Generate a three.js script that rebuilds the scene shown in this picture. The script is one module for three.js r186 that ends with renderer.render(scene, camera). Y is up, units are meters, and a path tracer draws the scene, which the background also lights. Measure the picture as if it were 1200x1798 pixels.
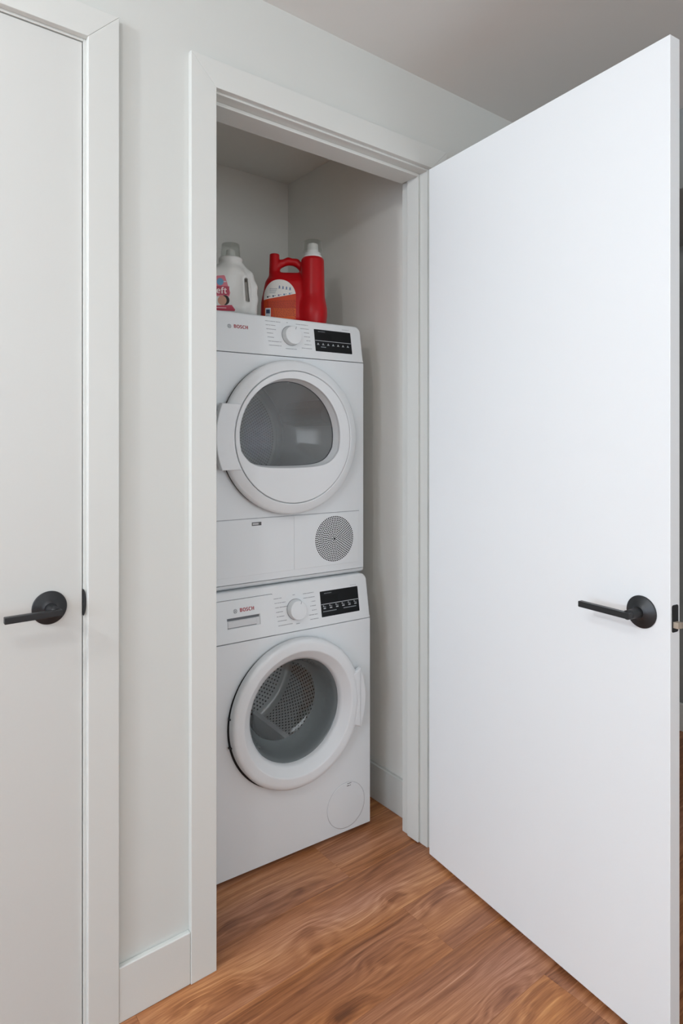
import * as THREE from 'three';
import { RoundedBoxGeometry } from 'three/addons/geometries/RoundedBoxGeometry.js';
import { mergeGeometries, mergeVertices } from 'three/addons/utils/BufferGeometryUtils.js';
import { MarchingCubes } from 'three/addons/objects/MarchingCubes.js';
import { ImprovedNoise } from 'three/addons/math/ImprovedNoise.js';
import { FontLoader } from 'three/addons/loaders/FontLoader.js';
import { TextGeometry } from 'three/addons/geometries/TextGeometry.js';
import { RectAreaLightUniformsLib } from 'three/addons/lights/RectAreaLightUniformsLib.js';

// ---------------------------------------------------------------- camera, light, exposure
RectAreaLightUniformsLib.init();
const scene = new THREE.Scene();
scene.background = new THREE.Color(0x000000);
const camera = new THREE.PerspectiveCamera(2 * Math.atan(899 / 1129.13) * 180 / Math.PI, 1200 / 1798, 0.05, 30);
camera.position.set(-0.7285, 1.2932, 1.4383);
camera.lookAt(-0.7285 + 0.61698, 1.2932, 1.4383 - 0.78698);
camera.setViewOffset(1200, 1798, 0.3, 125.35, 1200, 1798);      // shift lens: verticals stay vertical
const renderer = new THREE.WebGLRenderer({ antialias: true });
renderer.toneMapping = THREE.LinearToneMapping;
renderer.toneMappingExposure = 1.0;
renderer.shadowMap.enabled = true;
const LIGHT = {
  hall: { pos: [-2.05, 2.405, 0.55], r: 0.17, power: 3.9, color: 0xf3f8fd },      // ceiling lamp along the wall, left of the picture
  addedRear: { pos: [-1.2, 2.405, 1.15], r: 0.17, power: 1.25, color: 0xf3f8fd },      // added fill lamp, out of view left of the camera
  window: { power: 5.6, color: 0xd6e8ff },                                      // added unseen window at the left end, for soft side light
  window2: { power: 2.4, color: 0xe9f3fb },                                      // added unseen window behind the camera, to light the closet
};

// ---------------------------------------------------------------- helpers
const rnd = (() => { let s = 20431; return () => (s = (s * 16807) % 2147483647) / 2147483647; })();
const used = {};
function numbered(name) { const n = used[name] = (used[name] ?? -1) + 1; return n ? `${name}_${String(n).padStart(3, '0')}` : name; }
function mesh(name, geo, mat, parent) {
  if (Array.isArray(geo)) geo = geo.length > 1 ? mergeGeometries(geo.map((g) => (g.index ? g.toNonIndexed() : g)).map((g) => { const o = new THREE.BufferGeometry(); for (const k of ['position', 'normal', 'uv']) if (g.attributes[k]) o.setAttribute(k, g.attributes[k]); return o; })) : geo[0];
  const m = new THREE.Mesh(geo, mat);
  m.name = parent ? name : numbered(name);
  m.castShadow = m.receiveShadow = true;
  (parent ?? scene).add(m);
  return m;
}
function group(name, pos = [0, 0, 0], turn = 0) {
  const g = new THREE.Group(); g.name = numbered(name); g.position.set(...pos); g.rotation.y = turn; scene.add(g); return g;
}
function tag(o, label, category, kind, grp) { o.userData.label = label; o.userData.category = category; if (kind) o.userData.kind = kind; if (grp) o.userData.group = grp; return o; }
function box(x0, x1, y0, y1, z0, z1, r = 0) {
  const g = r ? new RoundedBoxGeometry(x1 - x0, y1 - y0, z1 - z0, 2, r) : new THREE.BoxGeometry(x1 - x0, y1 - y0, z1 - z0);
  return g.translate((x0 + x1) / 2, (y0 + y1) / 2, (z0 + z1) / 2);
}
function rrect(x0, x1, y0, y1, rt, rb = rt) {     // rt: radius of the top corners, rb: of the bottom ones
  const s = new THREE.Shape();
  s.moveTo(x0 + rb, y0); s.lineTo(x1 - rb, y0); if (rb) s.absarc(x1 - rb, y0 + rb, rb, -Math.PI / 2, 0);
  s.lineTo(x1, y1 - rt); if (rt) s.absarc(x1 - rt, y1 - rt, rt, 0, Math.PI / 2);
  s.lineTo(x0 + rt, y1); if (rt) s.absarc(x0 + rt, y1 - rt, rt, Math.PI / 2, Math.PI);
  s.lineTo(x0, y0 + rb); if (rb) s.absarc(x0 + rb, y0 + rb, rb, Math.PI, Math.PI * 1.5);
  return s;
}
// plate whose front face lies at z = front
function plate(shape, thick, bevel = 0, front = 0, seg = 40) {
  const g = new THREE.ExtrudeGeometry(shape, { depth: thick - 2 * bevel, bevelEnabled: bevel > 0, bevelSize: bevel, bevelThickness: bevel, bevelOffset: -bevel, bevelSegments: 3, curveSegments: seg });
  return g.translate(0, 0, front - thick + bevel);
}
function lathe(pts, seg = 96) { return new THREE.LatheGeometry(pts.map((p) => new THREE.Vector2(p[0], p[1])), seg).rotateX(Math.PI / 2); }   // profile [radius, z], axis +z
const at = (g, x, y, z) => g.translate(x, y, z);
function circleHole(x, y, r) { const p = new THREE.Path(); p.absarc(x, y, r, 0, Math.PI * 2, true); return p; }
function canvasTex(w, h, draw) {
  const c = document.createElement('canvas'); c.width = w; c.height = h; draw(c.getContext('2d'), w, h);
  const t = new THREE.CanvasTexture(c); t.colorSpace = THREE.SRGBColorSpace; t.anisotropy = 8; return t;
}
const std = (color, roughness, o = {}) => new THREE.MeshStandardMaterial({ color, roughness, ...o });
const lin = (r, g, b) => new THREE.Color().setRGB(r, g, b);

// ---------------------------------------------------------------- materials
const M = {
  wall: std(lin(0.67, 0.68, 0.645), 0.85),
  closet: std(lin(0.86, 0.845, 0.79), 0.85),  // same white paint as the walls, lightened to lift the dim closet
  ceiling: std(lin(0.76, 0.755, 0.725), 0.9),
  farWallShaded: std(lin(0.27, 0.28, 0.27), 0.85),  // wall paint greyed to stand for the shade behind the open door
  trim: std(lin(0.7, 0.71, 0.675), 0.42),
  doorShaded: std(lin(0.66, 0.665, 0.635), 0.45),  // same paint as the open door, darkened for the weaker light here
  door: std(lin(0.865, 0.89, 0.895), 0.45),  // lighter, bluish copy of the door paint, for the light falling on it
  sub: std(lin(0.02, 0.015, 0.012), 0.9),
  black: std(lin(0.028, 0.029, 0.031), 0.38, { metalness: 0.35 }),
  latch: std(lin(0.45, 0.38, 0.3), 0.4, { metalness: 0.3 }),
  steel: std(lin(0.35, 0.35, 0.35), 0.4, { metalness: 0.8 }),
  enamel: std(lin(0.78, 0.81, 0.825), 0.32),
  plastic: std(lin(0.78, 0.805, 0.815), 0.38),
  ring: std(lin(0.755, 0.775, 0.785), 0.36),
  gap: std(lin(0.02, 0.02, 0.022), 0.7),
  print: std(lin(0.33, 0.34, 0.36), 0.6),
  bosch: std(lin(0.36, 0.018, 0.03), 0.5),
  emblem: std(lin(0.3, 0.32, 0.34), 0.45),
  rubber: std(lin(0.05, 0.055, 0.06), 0.6),
  drum: std(lin(0.8, 0.8, 0.79), 0.36, { metalness: 0.25 }),
  drumBack: std(lin(0.8, 0.81, 0.81), 0.5),
  hole: std(lin(0.012, 0.012, 0.013), 0.8),
  bowl: new THREE.MeshPhysicalMaterial({ color: lin(0.3, 0.335, 0.34), roughness: 0.08, transmission: 0.45, thickness: 0, ior: 1.5 }),
  window: new THREE.MeshPhysicalMaterial({ color: lin(0.62, 0.65, 0.655), roughness: 0.16, transmission: 0.8, thickness: 0, ior: 1.5 }),
  glass: new THREE.MeshPhysicalMaterial({ color: lin(0.93, 0.95, 0.95), roughness: 0.04, transmission: 1, thickness: 0, ior: 1.5 }),
  red: new THREE.MeshPhysicalMaterial({ color: lin(0.46, 0.002, 0.006), roughness: 0.36, specularIntensity: 0.6 }),
  jugWhite: std(lin(0.72, 0.72, 0.69), 0.4),
  cap: new THREE.MeshPhysicalMaterial({ color: lin(0.93, 0.94, 0.93), roughness: 0.12, transmission: 1, thickness: 0, ior: 1.45 }),
  glow: new THREE.MeshStandardMaterial({ color: 0xffffff, emissive: 0xfff4e6, emissiveIntensity: 1.2, roughness: 0.6 }),
};

// ---------------------------------------------------------------- the setting: floor of planks
const ROW = 0.187, Z0 = -0.045, LEN = 1.22, TEX = { x0: -0.45, z0: -0.42, w: 1.5, h: 1.34 };
const jointOf = (k) => [0.466, 1.02, 0.504, 0.08, 0.62, 1.19][((k + 1) % 6 + 6) % 6];
const noise = new ImprovedNoise();
const KNOTS = [[0.337, -0.083, 1.0], [0.226, -0.117, 0.8], [0.1, -0.09, 0.9], [0.508, 0.095, 1.1], [0.238, 0.059, 0.9], [0.253, 0.107, 0.7], [0.178, 0.3, 1.0], [0.351, 0.233, 1.4],
  [0.617, 0.175, 1.0], [0.439, 0.253, 0.7], [0.504, 0.498, 1.5], [0.56, 0.545, 0.8], [-0.116, 0.055, 1.0], [-0.019, 0.071, 0.7], [0.0, 0.105, 0.6], [0.05, 0.42, 1.1], [0.9, 0.05, 1], [-0.3, 0.3, 1]];
function woodTexture() {
  const W = 1536, H = 1372, d = new Uint8Array(W * H * 4), rough = new Uint8Array(W * H * 4);
  const pal = [[80, 43, 26], [126, 75, 47], [164, 104, 69], [195, 134, 97], [220, 166, 130]];
  for (let j = 0; j < H; j++) {
    const z = TEX.z0 + (j + 0.5) / H * TEX.h, row = Math.floor((z - Z0) / ROW);
    for (let i = 0; i < W; i++) {
      const x = TEX.x0 + (i + 0.5) / W * TEX.w, n = Math.floor((x - jointOf(row)) / LEN), sd = row * 7.31 + n * 3.77;
      let bump = 0, dark = 0;
      for (const [kx, kz, a] of KNOTS) {
        if (Math.floor((kz - Z0) / ROW) !== row) continue;
        const ux = (x - kx) / 0.075, uz = (z - kz) / 0.036, q = ux * ux + uz * uz + 0.5 * noise.noise(x * 14, z * 20, sd);
        if (q < 9) { const e = Math.exp(-Math.max(q, 0) * 0.9); bump += a * e * 0.95; dark += a * Math.exp(-Math.max(q, 0) * 3.2); }
      }
      const w1 = noise.noise(x * 1.7, z * 4.5, sd), w2 = noise.noise(x * 4.5, z * 13, sd + 9), w3 = noise.noise(x * 11, z * 42, sd + 4);
      const phase = (z - Z0) / 0.042 + 1.6 * w1 + 0.8 * w2 + 0.25 * w3 + bump * 2.2;
      const ringv = 0.5 + 0.5 * Math.sin(phase * Math.PI * 2);
      const fine = noise.noise(x * 16, z * 430, sd + 2) * 0.6 + noise.noise(x * 36, z * 900, sd + 5) * 0.4;
      const sv = (z + 0.014 * w1 + 0.008 * w2) * 95 + bump * 2.2, streak = 0.6 * noise.noise(x * 2.4 + w1, sv, sd + 12) + 0.5 * noise.noise(x * 5, sv * 2.7, sd + 14);
      const hair = Math.max(0, noise.noise(x * 2.2 + 3, (z + 0.012 * w1 + 0.006 * w2) * 210 + bump * 2, sd + 40) - 0.28);
      const broad = noise.noise(x * 1.3, z * 7, sd + 20);
      let t = 0.5 + 0.1 * (ringv - 0.5) + 0.27 * streak + 0.2 * fine + 0.3 * broad + 0.5 * hair + 0.08 * Math.sin(sd * 5.1) - 0.27 * Math.min(dark, 1) + 0.05 * bump;
      t = Math.min(0.999, Math.max(0, 0.51 + 1.05 * (t - 0.49))) * (pal.length - 1);
      const a = Math.floor(t), f = t - a, hue = 0.5 + noise.noise(x * 2.6, z * 9, sd + 31);
      const o = (j * W + i) * 4;
      for (let c = 0; c < 3; c++) {
        const v = pal[a][c] + (pal[Math.min(a + 1, pal.length - 1)][c] - pal[a][c]) * f;
        d[o + c] = Math.max(0, Math.min(255, v * (c === 0 ? 0.98 + 0.04 * hue : c === 1 ? 1.01 : 1.06 - 0.2 * hue)));
      }
      d[o + 3] = 255;
      const rr = 118 - 40 * fine - 22 * streak; rough[o] = rough[o + 1] = rough[o + 2] = Math.max(60, Math.min(220, rr)); rough[o + 3] = 255;
    }
  }
  const mk = (a, srgb) => { const t = new THREE.DataTexture(a, W, H); t.magFilter = t.minFilter = THREE.LinearFilter; t.wrapS = t.wrapT = THREE.MirroredRepeatWrapping; if (srgb) t.colorSpace = THREE.SRGBColorSpace; t.needsUpdate = true; return t; };
  return [mk(d, true), mk(rough, false)];
}
const [woodMap, woodRough] = woodTexture();
M.wood = new THREE.MeshStandardMaterial({ map: woodMap, roughnessMap: woodRough, roughness: 0.85, color: 0xffffff });

const ROOM = { x0: -3.7, x1: 2.24, z1: 3.2, h: 2.435 };
{
  const floor = group('floor'); tag(floor, 'brown wood-look plank floor running into the closet', 'floor', 'structure');
  mesh('subfloor', box(ROOM.x0, ROOM.x1, -0.06, -0.008, -0.9, ROOM.z1), M.sub, floor);
  let n = 0;
  for (let k = -5; k * ROW + Z0 < ROOM.z1; k++) {
    const z0 = Math.max(-0.9, Z0 + k * ROW), z1 = Math.min(ROOM.z1, Z0 + (k + 1) * ROW);
    for (let x = jointOf(k) - 4 * LEN; x < ROOM.x1; x += LEN) {
      const a = Math.max(ROOM.x0, x), b = Math.min(ROOM.x1, x + LEN); if (b - a < 0.02) continue;
      if (z1 < 0 && (b < -0.06 || a > 0.86)) continue;        // only the closet lies behind the wall
      const aa = z1 < 0 ? Math.max(a, -0.06) : a, bb = z1 < 0 ? Math.min(b, 0.86) : b; if (bb - aa < 0.02) continue;
      const g = new RoundedBoxGeometry(bb - aa - 0.0002, 0.009, z1 - z0 - 0.0002, 1, 0.0004); g.translate((aa + bb) / 2, -0.0045, (z0 + z1) / 2);
      const p = g.attributes.position, uv = g.attributes.uv;
      for (let i = 0; i < p.count; i++) uv.setXY(i, (p.getX(i) - TEX.x0) / TEX.w, (p.getZ(i) - TEX.z0) / TEX.h);
      mesh(n ? `plank_${String(n).padStart(3, '0')}` : 'plank', g, M.wood, floor); n++;
    }
  }
}

// ---------------------------------------------------------------- the setting: walls, ceiling, trim
const HO = 2.155, WO = 0.752, CW = 0.0666, LD = { x1: -0.3045, h: 2.162 };     // closet opening; right edge and height of the left doorway
const LX0 = LD.x1 - 0.81;                                                       // left edge of the left doorway
{
  // outline with the two doorways cut in as notches
  const o = new THREE.Shape([[ROOM.x0 - 0.1, 0], [LX0 - 0.02, 0], [LX0 - 0.02, LD.h + 0.02], [LD.x1 + 0.015, LD.h + 0.02], [LD.x1 + 0.015, 0], [-0.018, 0], [-0.018, HO + 0.02], [WO + 0.018, HO + 0.02], [WO + 0.018, 0], [ROOM.x1 + 0.1, 0], [ROOM.x1 + 0.1, ROOM.h], [ROOM.x0 - 0.1, ROOM.h]].map((p) => new THREE.Vector2(...p)));
  tag(mesh('wall_back', plate(o, 0.115), M.wall), 'white wall with a closet opening and a closed door', 'wall', 'structure');
}
tag(mesh('wall_right', box(ROOM.x1, ROOM.x1 + 0.1, 0, ROOM.h, 0, ROOM.z1 + 0.1), M.farWallShaded), 'far wall beside the open door, shade put into its grey colour', 'wall', 'structure');
{
  const y0 = 0.85, y1 = 2.1, x0 = -0.75, x1 = 1.05, z = ROOM.z1 + 0.05;      // wall behind the viewer with an added window
  tag(mesh('wall_front', [box(ROOM.x0 - 0.1, ROOM.x1, 0, y0, ROOM.z1, ROOM.z1 + 0.1), box(ROOM.x0 - 0.1, ROOM.x1, y1, ROOM.h, ROOM.z1, ROOM.z1 + 0.1), box(ROOM.x0 - 0.1, x0, y0, y1, ROOM.z1, ROOM.z1 + 0.1), box(x1, ROOM.x1, y0, y1, ROOM.z1, ROOM.z1 + 0.1)], M.wall), 'white wall of the hall behind the viewer', 'wall', 'structure');
  const w = group('window_2'); tag(w, 'added bright window behind the viewer that lights the closet', 'window', 'structure');
  mesh('pane', box(x0 + 0.04, x1 - 0.04, y0 + 0.04, y1 - 0.04, z - 0.004, z + 0.004), new THREE.MeshStandardMaterial({ color: 0xffffff, emissive: 0xeaf2fa, emissiveIntensity: 1.0, roughness: 0.1 }), w);
  mesh('window_frame', [box(x0, x1, y0, y0 + 0.045, z - 0.03, z + 0.03), box(x0, x1, y1 - 0.045, y1, z - 0.03, z + 0.03), box(x0, x0 + 0.045, y0, y1, z - 0.03, z + 0.03), box(x1 - 0.045, x1, y0, y1, z - 0.03, z + 0.03), box(0.13, 0.17, y0, y1, z - 0.03, z + 0.03)], M.trim, w);
  const L = new THREE.RectAreaLight(LIGHT.window2.color, LIGHT.window2.power, x1 - x0 - 0.1, y1 - y0 - 0.1);
  L.position.set((x0 + x1) / 2, (y0 + y1) / 2, z - 0.035); L.lookAt((x0 + x1) / 2, (y0 + y1) / 2, 0); scene.add(L);
}
{
  const y0 = 0.75, y1 = 2.15, z0 = 0.35, z1 = 2.35;      // left end wall with an added window
  tag(mesh('wall_left', [box(ROOM.x0 - 0.1, ROOM.x0, 0, y0, 0, ROOM.z1), box(ROOM.x0 - 0.1, ROOM.x0, y1, ROOM.h, 0, ROOM.z1), box(ROOM.x0 - 0.1, ROOM.x0, y0, y1, 0, z0), box(ROOM.x0 - 0.1, ROOM.x0, y0, y1, z1, ROOM.z1)], M.wall), 'white end wall of the hall holding the added window', 'wall', 'structure');
  const w = group('window_1'); tag(w, 'added bright window at the end of the hall for soft side light', 'window', 'structure');
  const x = ROOM.x0 - 0.05;
  mesh('pane', box(x - 0.004, x + 0.004, y0 + 0.04, y1 - 0.04, z0 + 0.04, z1 - 0.04), new THREE.MeshStandardMaterial({ color: 0xffffff, emissive: 0xe6f0ff, emissiveIntensity: 1.0, roughness: 0.1 }), w);
  mesh('window_frame', [box(x - 0.03, x + 0.03, y0, y0 + 0.045, z0, z1), box(x - 0.03, x + 0.03, y1 - 0.045, y1, z0, z1), box(x - 0.03, x + 0.03, y0, y1, z0, z0 + 0.045), box(x - 0.03, x + 0.03, y0, y1, z1 - 0.045, z1), box(x - 0.03, x + 0.03, y0, y1, 1.33, 1.37)], M.trim, w);
  const L = new THREE.RectAreaLight(LIGHT.window.color, LIGHT.window.power, z1 - z0 - 0.1, y1 - y0 - 0.1);
  L.position.set(x + 0.035, (y0 + y1) / 2, (z0 + z1) / 2); L.lookAt(5, (y0 + y1) / 2, (z0 + z1) / 2); scene.add(L);
}
tag(mesh('ceiling', box(ROOM.x0 - 0.1, ROOM.x1 + 0.1, ROOM.h, ROOM.h + 0.1, -0.115, ROOM.z1 + 0.1), M.ceiling), 'flat off-white ceiling of the hall', 'ceiling', 'structure');
tag(mesh('soffit', box(1.556, ROOM.x1, 2.16, ROOM.h, 0, ROOM.z1, 0.004), M.farWallShaded), 'lowered ceiling edge beside the open door, shade put into its grey colour', 'ceiling', 'structure');
// closet shell
const XR = 0.8075, ZB = -0.895, CH = 2.4015;
tag(mesh('wall_closet_right', box(XR, XR + 0.08, 0, CH, ZB, -0.115), M.closet), 'right inner wall of the laundry closet', 'wall', 'structure');
tag(mesh('wall_closet_left', box(-0.13, -0.05, 0, CH, ZB, -0.115), M.closet), 'left inner wall of the laundry closet', 'wall', 'structure');
tag(mesh('wall_closet_back', box(-0.13, XR + 0.08, 0, CH, ZB - 0.08, ZB), M.closet), 'back wall of the laundry closet behind the bottles', 'wall', 'structure');
tag(mesh('ceiling_closet', box(-0.13, XR + 0.08, CH, CH + 0.08, ZB - 0.08, -0.115), M.closet), 'ceiling inside the laundry closet', 'ceiling', 'structure');
tag(mesh('baseboard_closet', box(XR - 0.014, XR, 0, 0.128, ZB, -0.115, 0.003), M.trim), 'white baseboard along the right closet wall', 'baseboard', 'structure');
tag(mesh('baseboard_back', box(LD.x1 + CW - 0.0004, -CW, 0, 0.124, 0, 0.014, 0.003), M.trim), 'short white baseboard between the two doorways', 'baseboard', 'structure');
tag(mesh('baseboard_right', box(ROOM.x1 - 0.014, ROOM.x1, 0, 0.124, 0, ROOM.z1, 0.003), M.trim), 'white baseboard on the far right wall', 'baseboard', 'structure');

// mitred flat casing: one board as an extruded trapezoid
function board(pts, thick) { return plate(new THREE.Shape(pts.map((p) => new THREE.Vector2(...p))), thick, 0.0015, thick); }
function doorTrim(name, label, x0, x1, h, stopZ, stopDepth) {
  const t = group(name); tag(t, label, 'door trim', 'structure');
  const c = CW, e = 0.00003;
  mesh('side_casing', board([[x0 - c, 0], [x0, 0], [x0, h], [x0 - c, h + c]], 0.016), M.trim, t);
  mesh('side_casing', board([[x1, 0], [x1 + c, 0], [x1 + c, h + c], [x1, h]], 0.016), M.trim, t);
  mesh('head_casing', board([[x0 + e, h + e], [x1 - e, h + e], [x1 + c - e, h + c], [x0 - c + e, h + c]], 0.016), M.trim, t);
  const j = -0.0055;                                    // the jamb shows a little inside the casing's edge
  mesh('jamb', box(x0 - 0.018, x0 - j, 0, h + 0.018, -0.115, 0, 0.001), M.trim, t);
  mesh('jamb', box(x1 + j, x1 + 0.018, 0, h + 0.018, -0.115, 0, 0.001), M.trim, t);
  mesh('head_jamb', box(x0 - j, x1 + j, h + j, h + 0.018, -0.115, 0, 0.001), M.trim, t);
  mesh('stop', box(x0 - j, x0 - j + 0.01, 0.004, h + j, stopZ - stopDepth, stopZ, 0.0015), M.trim, t);
  mesh('stop', box(x1 + j - 0.01, x1 + j, 0.004, h + j, stopZ - stopDepth, stopZ, 0.0015), M.trim, t);
  mesh('head_stop', box(x0 - j + 0.01, x1 + j - 0.01, h + j - 0.01, h + j, -0.108, stopZ, 0.0015), M.trim, t);
  return t;
}
const closetTrim = doorTrim('trim_1', 'flat white casing and jamb around the open closet doorway', 0, WO, HO, -0.032, 0.05);
const leftTrim = doorTrim('trim_2', 'flat white casing and jamb around the closed left door', LX0, LD.x1, LD.h, -0.038, 0.05);
{   // strike plate with a rounded lip on the left door's jamb
  const lip = new THREE.Shape(); lip.absellipse(0, 0, 0.0056, 0.0285, -Math.PI / 2, Math.PI / 2);
  const g = plate(lip, 0.003, 0.0006);
  const k = mesh('strike_plate', [at(g, LD.x1 - 0.0062, 0.944, 0.0034), box(LD.x1 - 0.0063, LD.x1 - 0.0053, 0.916, 0.972, -0.012, 0.0025, 0.0003)], M.black, leftTrim);
  k.userData.label = 'dark strike plate with a rounded lip';
}

// ---------------------------------------------------------------- doors
// lever set: rosette on the door face (axis +z), hub, lever running towards -x
function lever(parent, x, y, z, dir, length, pin) {
  const r = mesh('door_handle', [at(lathe([[0, 0], [0.0345, 0], [0.035, 0.002], [0.0335, 0.0045], [0.02, 0.0085], [0.0135, 0.0125], [0.0125, 0.014], [0.0, 0.014]]), x, y, z), ...(pin ? [at(lathe([[0, 0], [0.0016, 0], [0.0016, 0.001], [0, 0.001]], 16), x, y - 0.017, z + 0.0088)] : [])], M.black, parent);
  r.userData.label = 'dark bronze lever handle';
  const hub = lathe([[0, 0.0125], [0.0125, 0.0125], [0.0108, 0.022], [0.0102, 0.04], [0.0098, 0.052], [0, 0.052]], 40);
  at(hub, x, y, z);
  const x0 = dir < 0 ? x - length : x - 0.0105, x1 = dir < 0 ? x + 0.0105 : x + length;
  mesh('lever', [hub, box(x0, x1, y - 0.0066, y + 0.0066, z + 0.0475, z + 0.0605, 0.0016)], M.black, r);
}
{
  const d = group('door_1'); tag(d, 'closed white flush door at the left with a dark lever', 'door', 'structure');
  mesh('door_leaf', box(LX0 + 0.009, LD.x1 - 0.0072, 0.01, LD.h - 0.0075, -0.037, -0.002, 0.0015), M.doorShaded, d);
  lever(d, -0.3785, 0.943, -0.002, -1, 0.0955, false);
}
const HX = 0.7164, HZ = 0.0372, THD = 0.1148, DW = 0.7796, DH = 2.134;
{
  // leaf space: x along the leaf away from the hinge, -z is the face turned to the closet side; rotate so +x -> (-sin, cos)
  const d = group('door_2', [HX, 0, HZ], -Math.PI / 2 - THD); tag(d, 'white flush door standing open on the right with a dark lever', 'door', 'structure');
  // rotation.y = -(90deg + thd): local x -> (cos, 0, -sin(rot)) = (-sin thd, 0, cos thd); local z -> (sin rot..) faces -X side
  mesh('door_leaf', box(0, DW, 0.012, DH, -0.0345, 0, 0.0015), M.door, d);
  lever(d, 0.716, 0.925, 0, -1, 0.117, true);
  const far = mesh('door_handle', [at(lathe([[0, 0], [0.0345, 0], [0.035, 0.002], [0.02, 0.0085], [0.0125, 0.014], [0.0125, 0.06], [0, 0.062]]).rotateY(Math.PI), 0.716, 0.925, -0.0345), box(0.6, 0.722, 0.9185, 0.9315, -0.096, -0.084, 0.0012)], M.black, d);
  far.userData.label = 'dark lever on the far face';
  const lp = plate(rrect(-0.0115, 0.0115, -0.0285, 0.0285, 0.005), 0.0014, 0.0004); lp.rotateY(Math.PI / 2);
  const p = mesh('latch_plate', at(lp, DW + 0.0008, 0.923, -0.0172), M.black, d); p.userData.label = 'dark latch plate in the door edge';
  const bolt = new THREE.Shape([[0, -0.0075], [0.011, -0.0065], [0.0125, 0.001], [0.0125, 0.0075], [0, 0.0075]].map((q) => new THREE.Vector2(...q)));
  const bg = plate(bolt, 0.013, 0.001); bg.rotateX(-Math.PI / 2);
  const b = mesh('latch_bolt', at(bg, DW, 0.917, -0.0172), M.latch, p); b.userData.label = 'beige latch bolt';
  for (const y of [1.883, 1.049, 0.29]) mesh('hinge', [at(new THREE.CylinderGeometry(0.006, 0.006, 0.09, 16), -0.004, y, -0.039), box(-0.0006, 0.0004, y - 0.045, y + 0.045, -0.033, -0.003)], M.steel, d);
}

// ---------------------------------------------------------------- appliances
const font = await new FontLoader().loadAsync('fonts/droid/droid_sans_bold.typeface.json');
const AW = 0.578, TILT = 0.17;
const TW = 0.0686;
function tiltFrom(y0) { return (g) => { const p = g.attributes.position; for (let i = 0; i < p.count; i++) p.setZ(i, p.getZ(i) - TILT * Math.max(0, p.getY(i) - y0)); g.computeVertexNormals(); return g; }; }
const fromRight = (x) => AW + x;                 // measured from the appliance's right edge
function wordmark(x, y, w) {
  const g = new TextGeometry('BOSCH', { font, size: 0.0085, depth: 0.0004, curveSegments: 4, bevelEnabled: false });
  g.computeBoundingBox(); const k = w / (g.boundingBox.max.x - g.boundingBox.min.x); g.scale(k, k, 1); return at(g, x, y, 0.0002);
}
function emblem(x, y) {
  const r = 0.0062;
  const arc = (a0, a1) => { const s = new THREE.Shape(); s.absarc(0, 0, r, a0, a1, false); s.absarc(0, 0, r - 0.0014, a1, a0, true); return plate(s, 0.0004, 0, 0.0005, 20); };
  return [arc(0, Math.PI * 2), box(-0.0027, -0.0012, -0.0048, 0.0048, 0, 0.0005), box(0.0012, 0.0027, -0.0048, 0.0048, 0, 0.0005), box(-0.0012, 0.0012, -0.0008, 0.0008, 0, 0.0005)].map((g) => at(g, x, y, 0.0001));
}
function dashes(x0, x1, y, h = 0.0019) {          // a line of print too small to read: broken strokes
  const out = []; let x = x0;
  while (x < x1 - 0.001) { const w = Math.min(0.0016 + rnd() * 0.004, x1 - x); out.push(box(x, x + w, y - h / 2 * (0.7 + 0.3 * rnd()), y + h / 2, 0, 0.0004)); x += w + 0.0007 + (rnd() < 0.2 ? 0.0012 : 0); }
  return out;
}
function dial(x, y, r, tilt, parent) {
  const body = lathe([[0, 0.0012], [r, 0.0012], [r, 0.003], [r * 0.94, 0.02], [r * 0.88, 0.0225], [0, 0.0225]], 64);
  const k = mesh('dial', tilt(at(body, x, y, 0)), M.plastic, parent);
  mesh('dial_gap', tilt(at(lathe([[0, 0.0016], [r + 0.0014, 0.0016], [r + 0.0014, 0.0002]], 64), x, y, 0)), M.emblem, k);
  const m = new RoundedBoxGeometry(0.0016, 0.008, 0.0008, 1, 0.0003).rotateZ(-0.42); m.translate(x + r * 0.33, y + r * 0.72, 0.0228);
  mesh('dial_mark', tilt(m), M.print, k);
  return k;
}
function displayTexture(kind) {
  return canvasTex(640, 340, (c, w, h) => {
    c.fillStyle = '#131416'; c.fillRect(0, 0, w, h);
    c.fillStyle = '#0b0b0d'; c.fillRect(20, 60, w * 0.42, h * 0.34);
    c.fillStyle = '#c9cdd0'; c.fillRect(8, h * 0.5, w - 16, 7);
    c.fillStyle = '#8b9094'; for (let x = 70; x < 190; x += 12 + (x % 5)) c.fillRect(x, 26, 8, 11);
    const icons = kind === 'dryer' ? 7 : 6;
    for (let i = 0; i < icons; i++) {
      const x = 70 + i * (w - 120) / (icons - 1), y = h * 0.62;
      c.fillStyle = '#aeb3b6';
      if (kind === 'dryer') { c.beginPath(); c.moveTo(x - 34, y + 22); c.lineTo(x - 18, y - 6); c.lineTo(x - 2, y + 22); c.fill(); c.fillRect(x - 40, y + 24, 44, 5); }
      else { c.fillRect(x - 36, y - 8, 48, 5); c.fillRect(x - 30, y + 10, 40, 16); c.fillRect(x - 36, y - 22, 16, 12); }
    }
    c.fillStyle = '#9aa0a4';
    if (kind === 'dryer') { for (let x = 96; x < 180; x += 11) c.fillRect(x, h * 0.77, 8, 14); }
    else { for (let x = 30; x < 250; x += 14) c.fillRect(x, h * 0.78, 10, 11); for (let x = 370; x < 580; x += 13) c.fillRect(x, h * 0.76, 10, 12); }
  });
}
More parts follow.
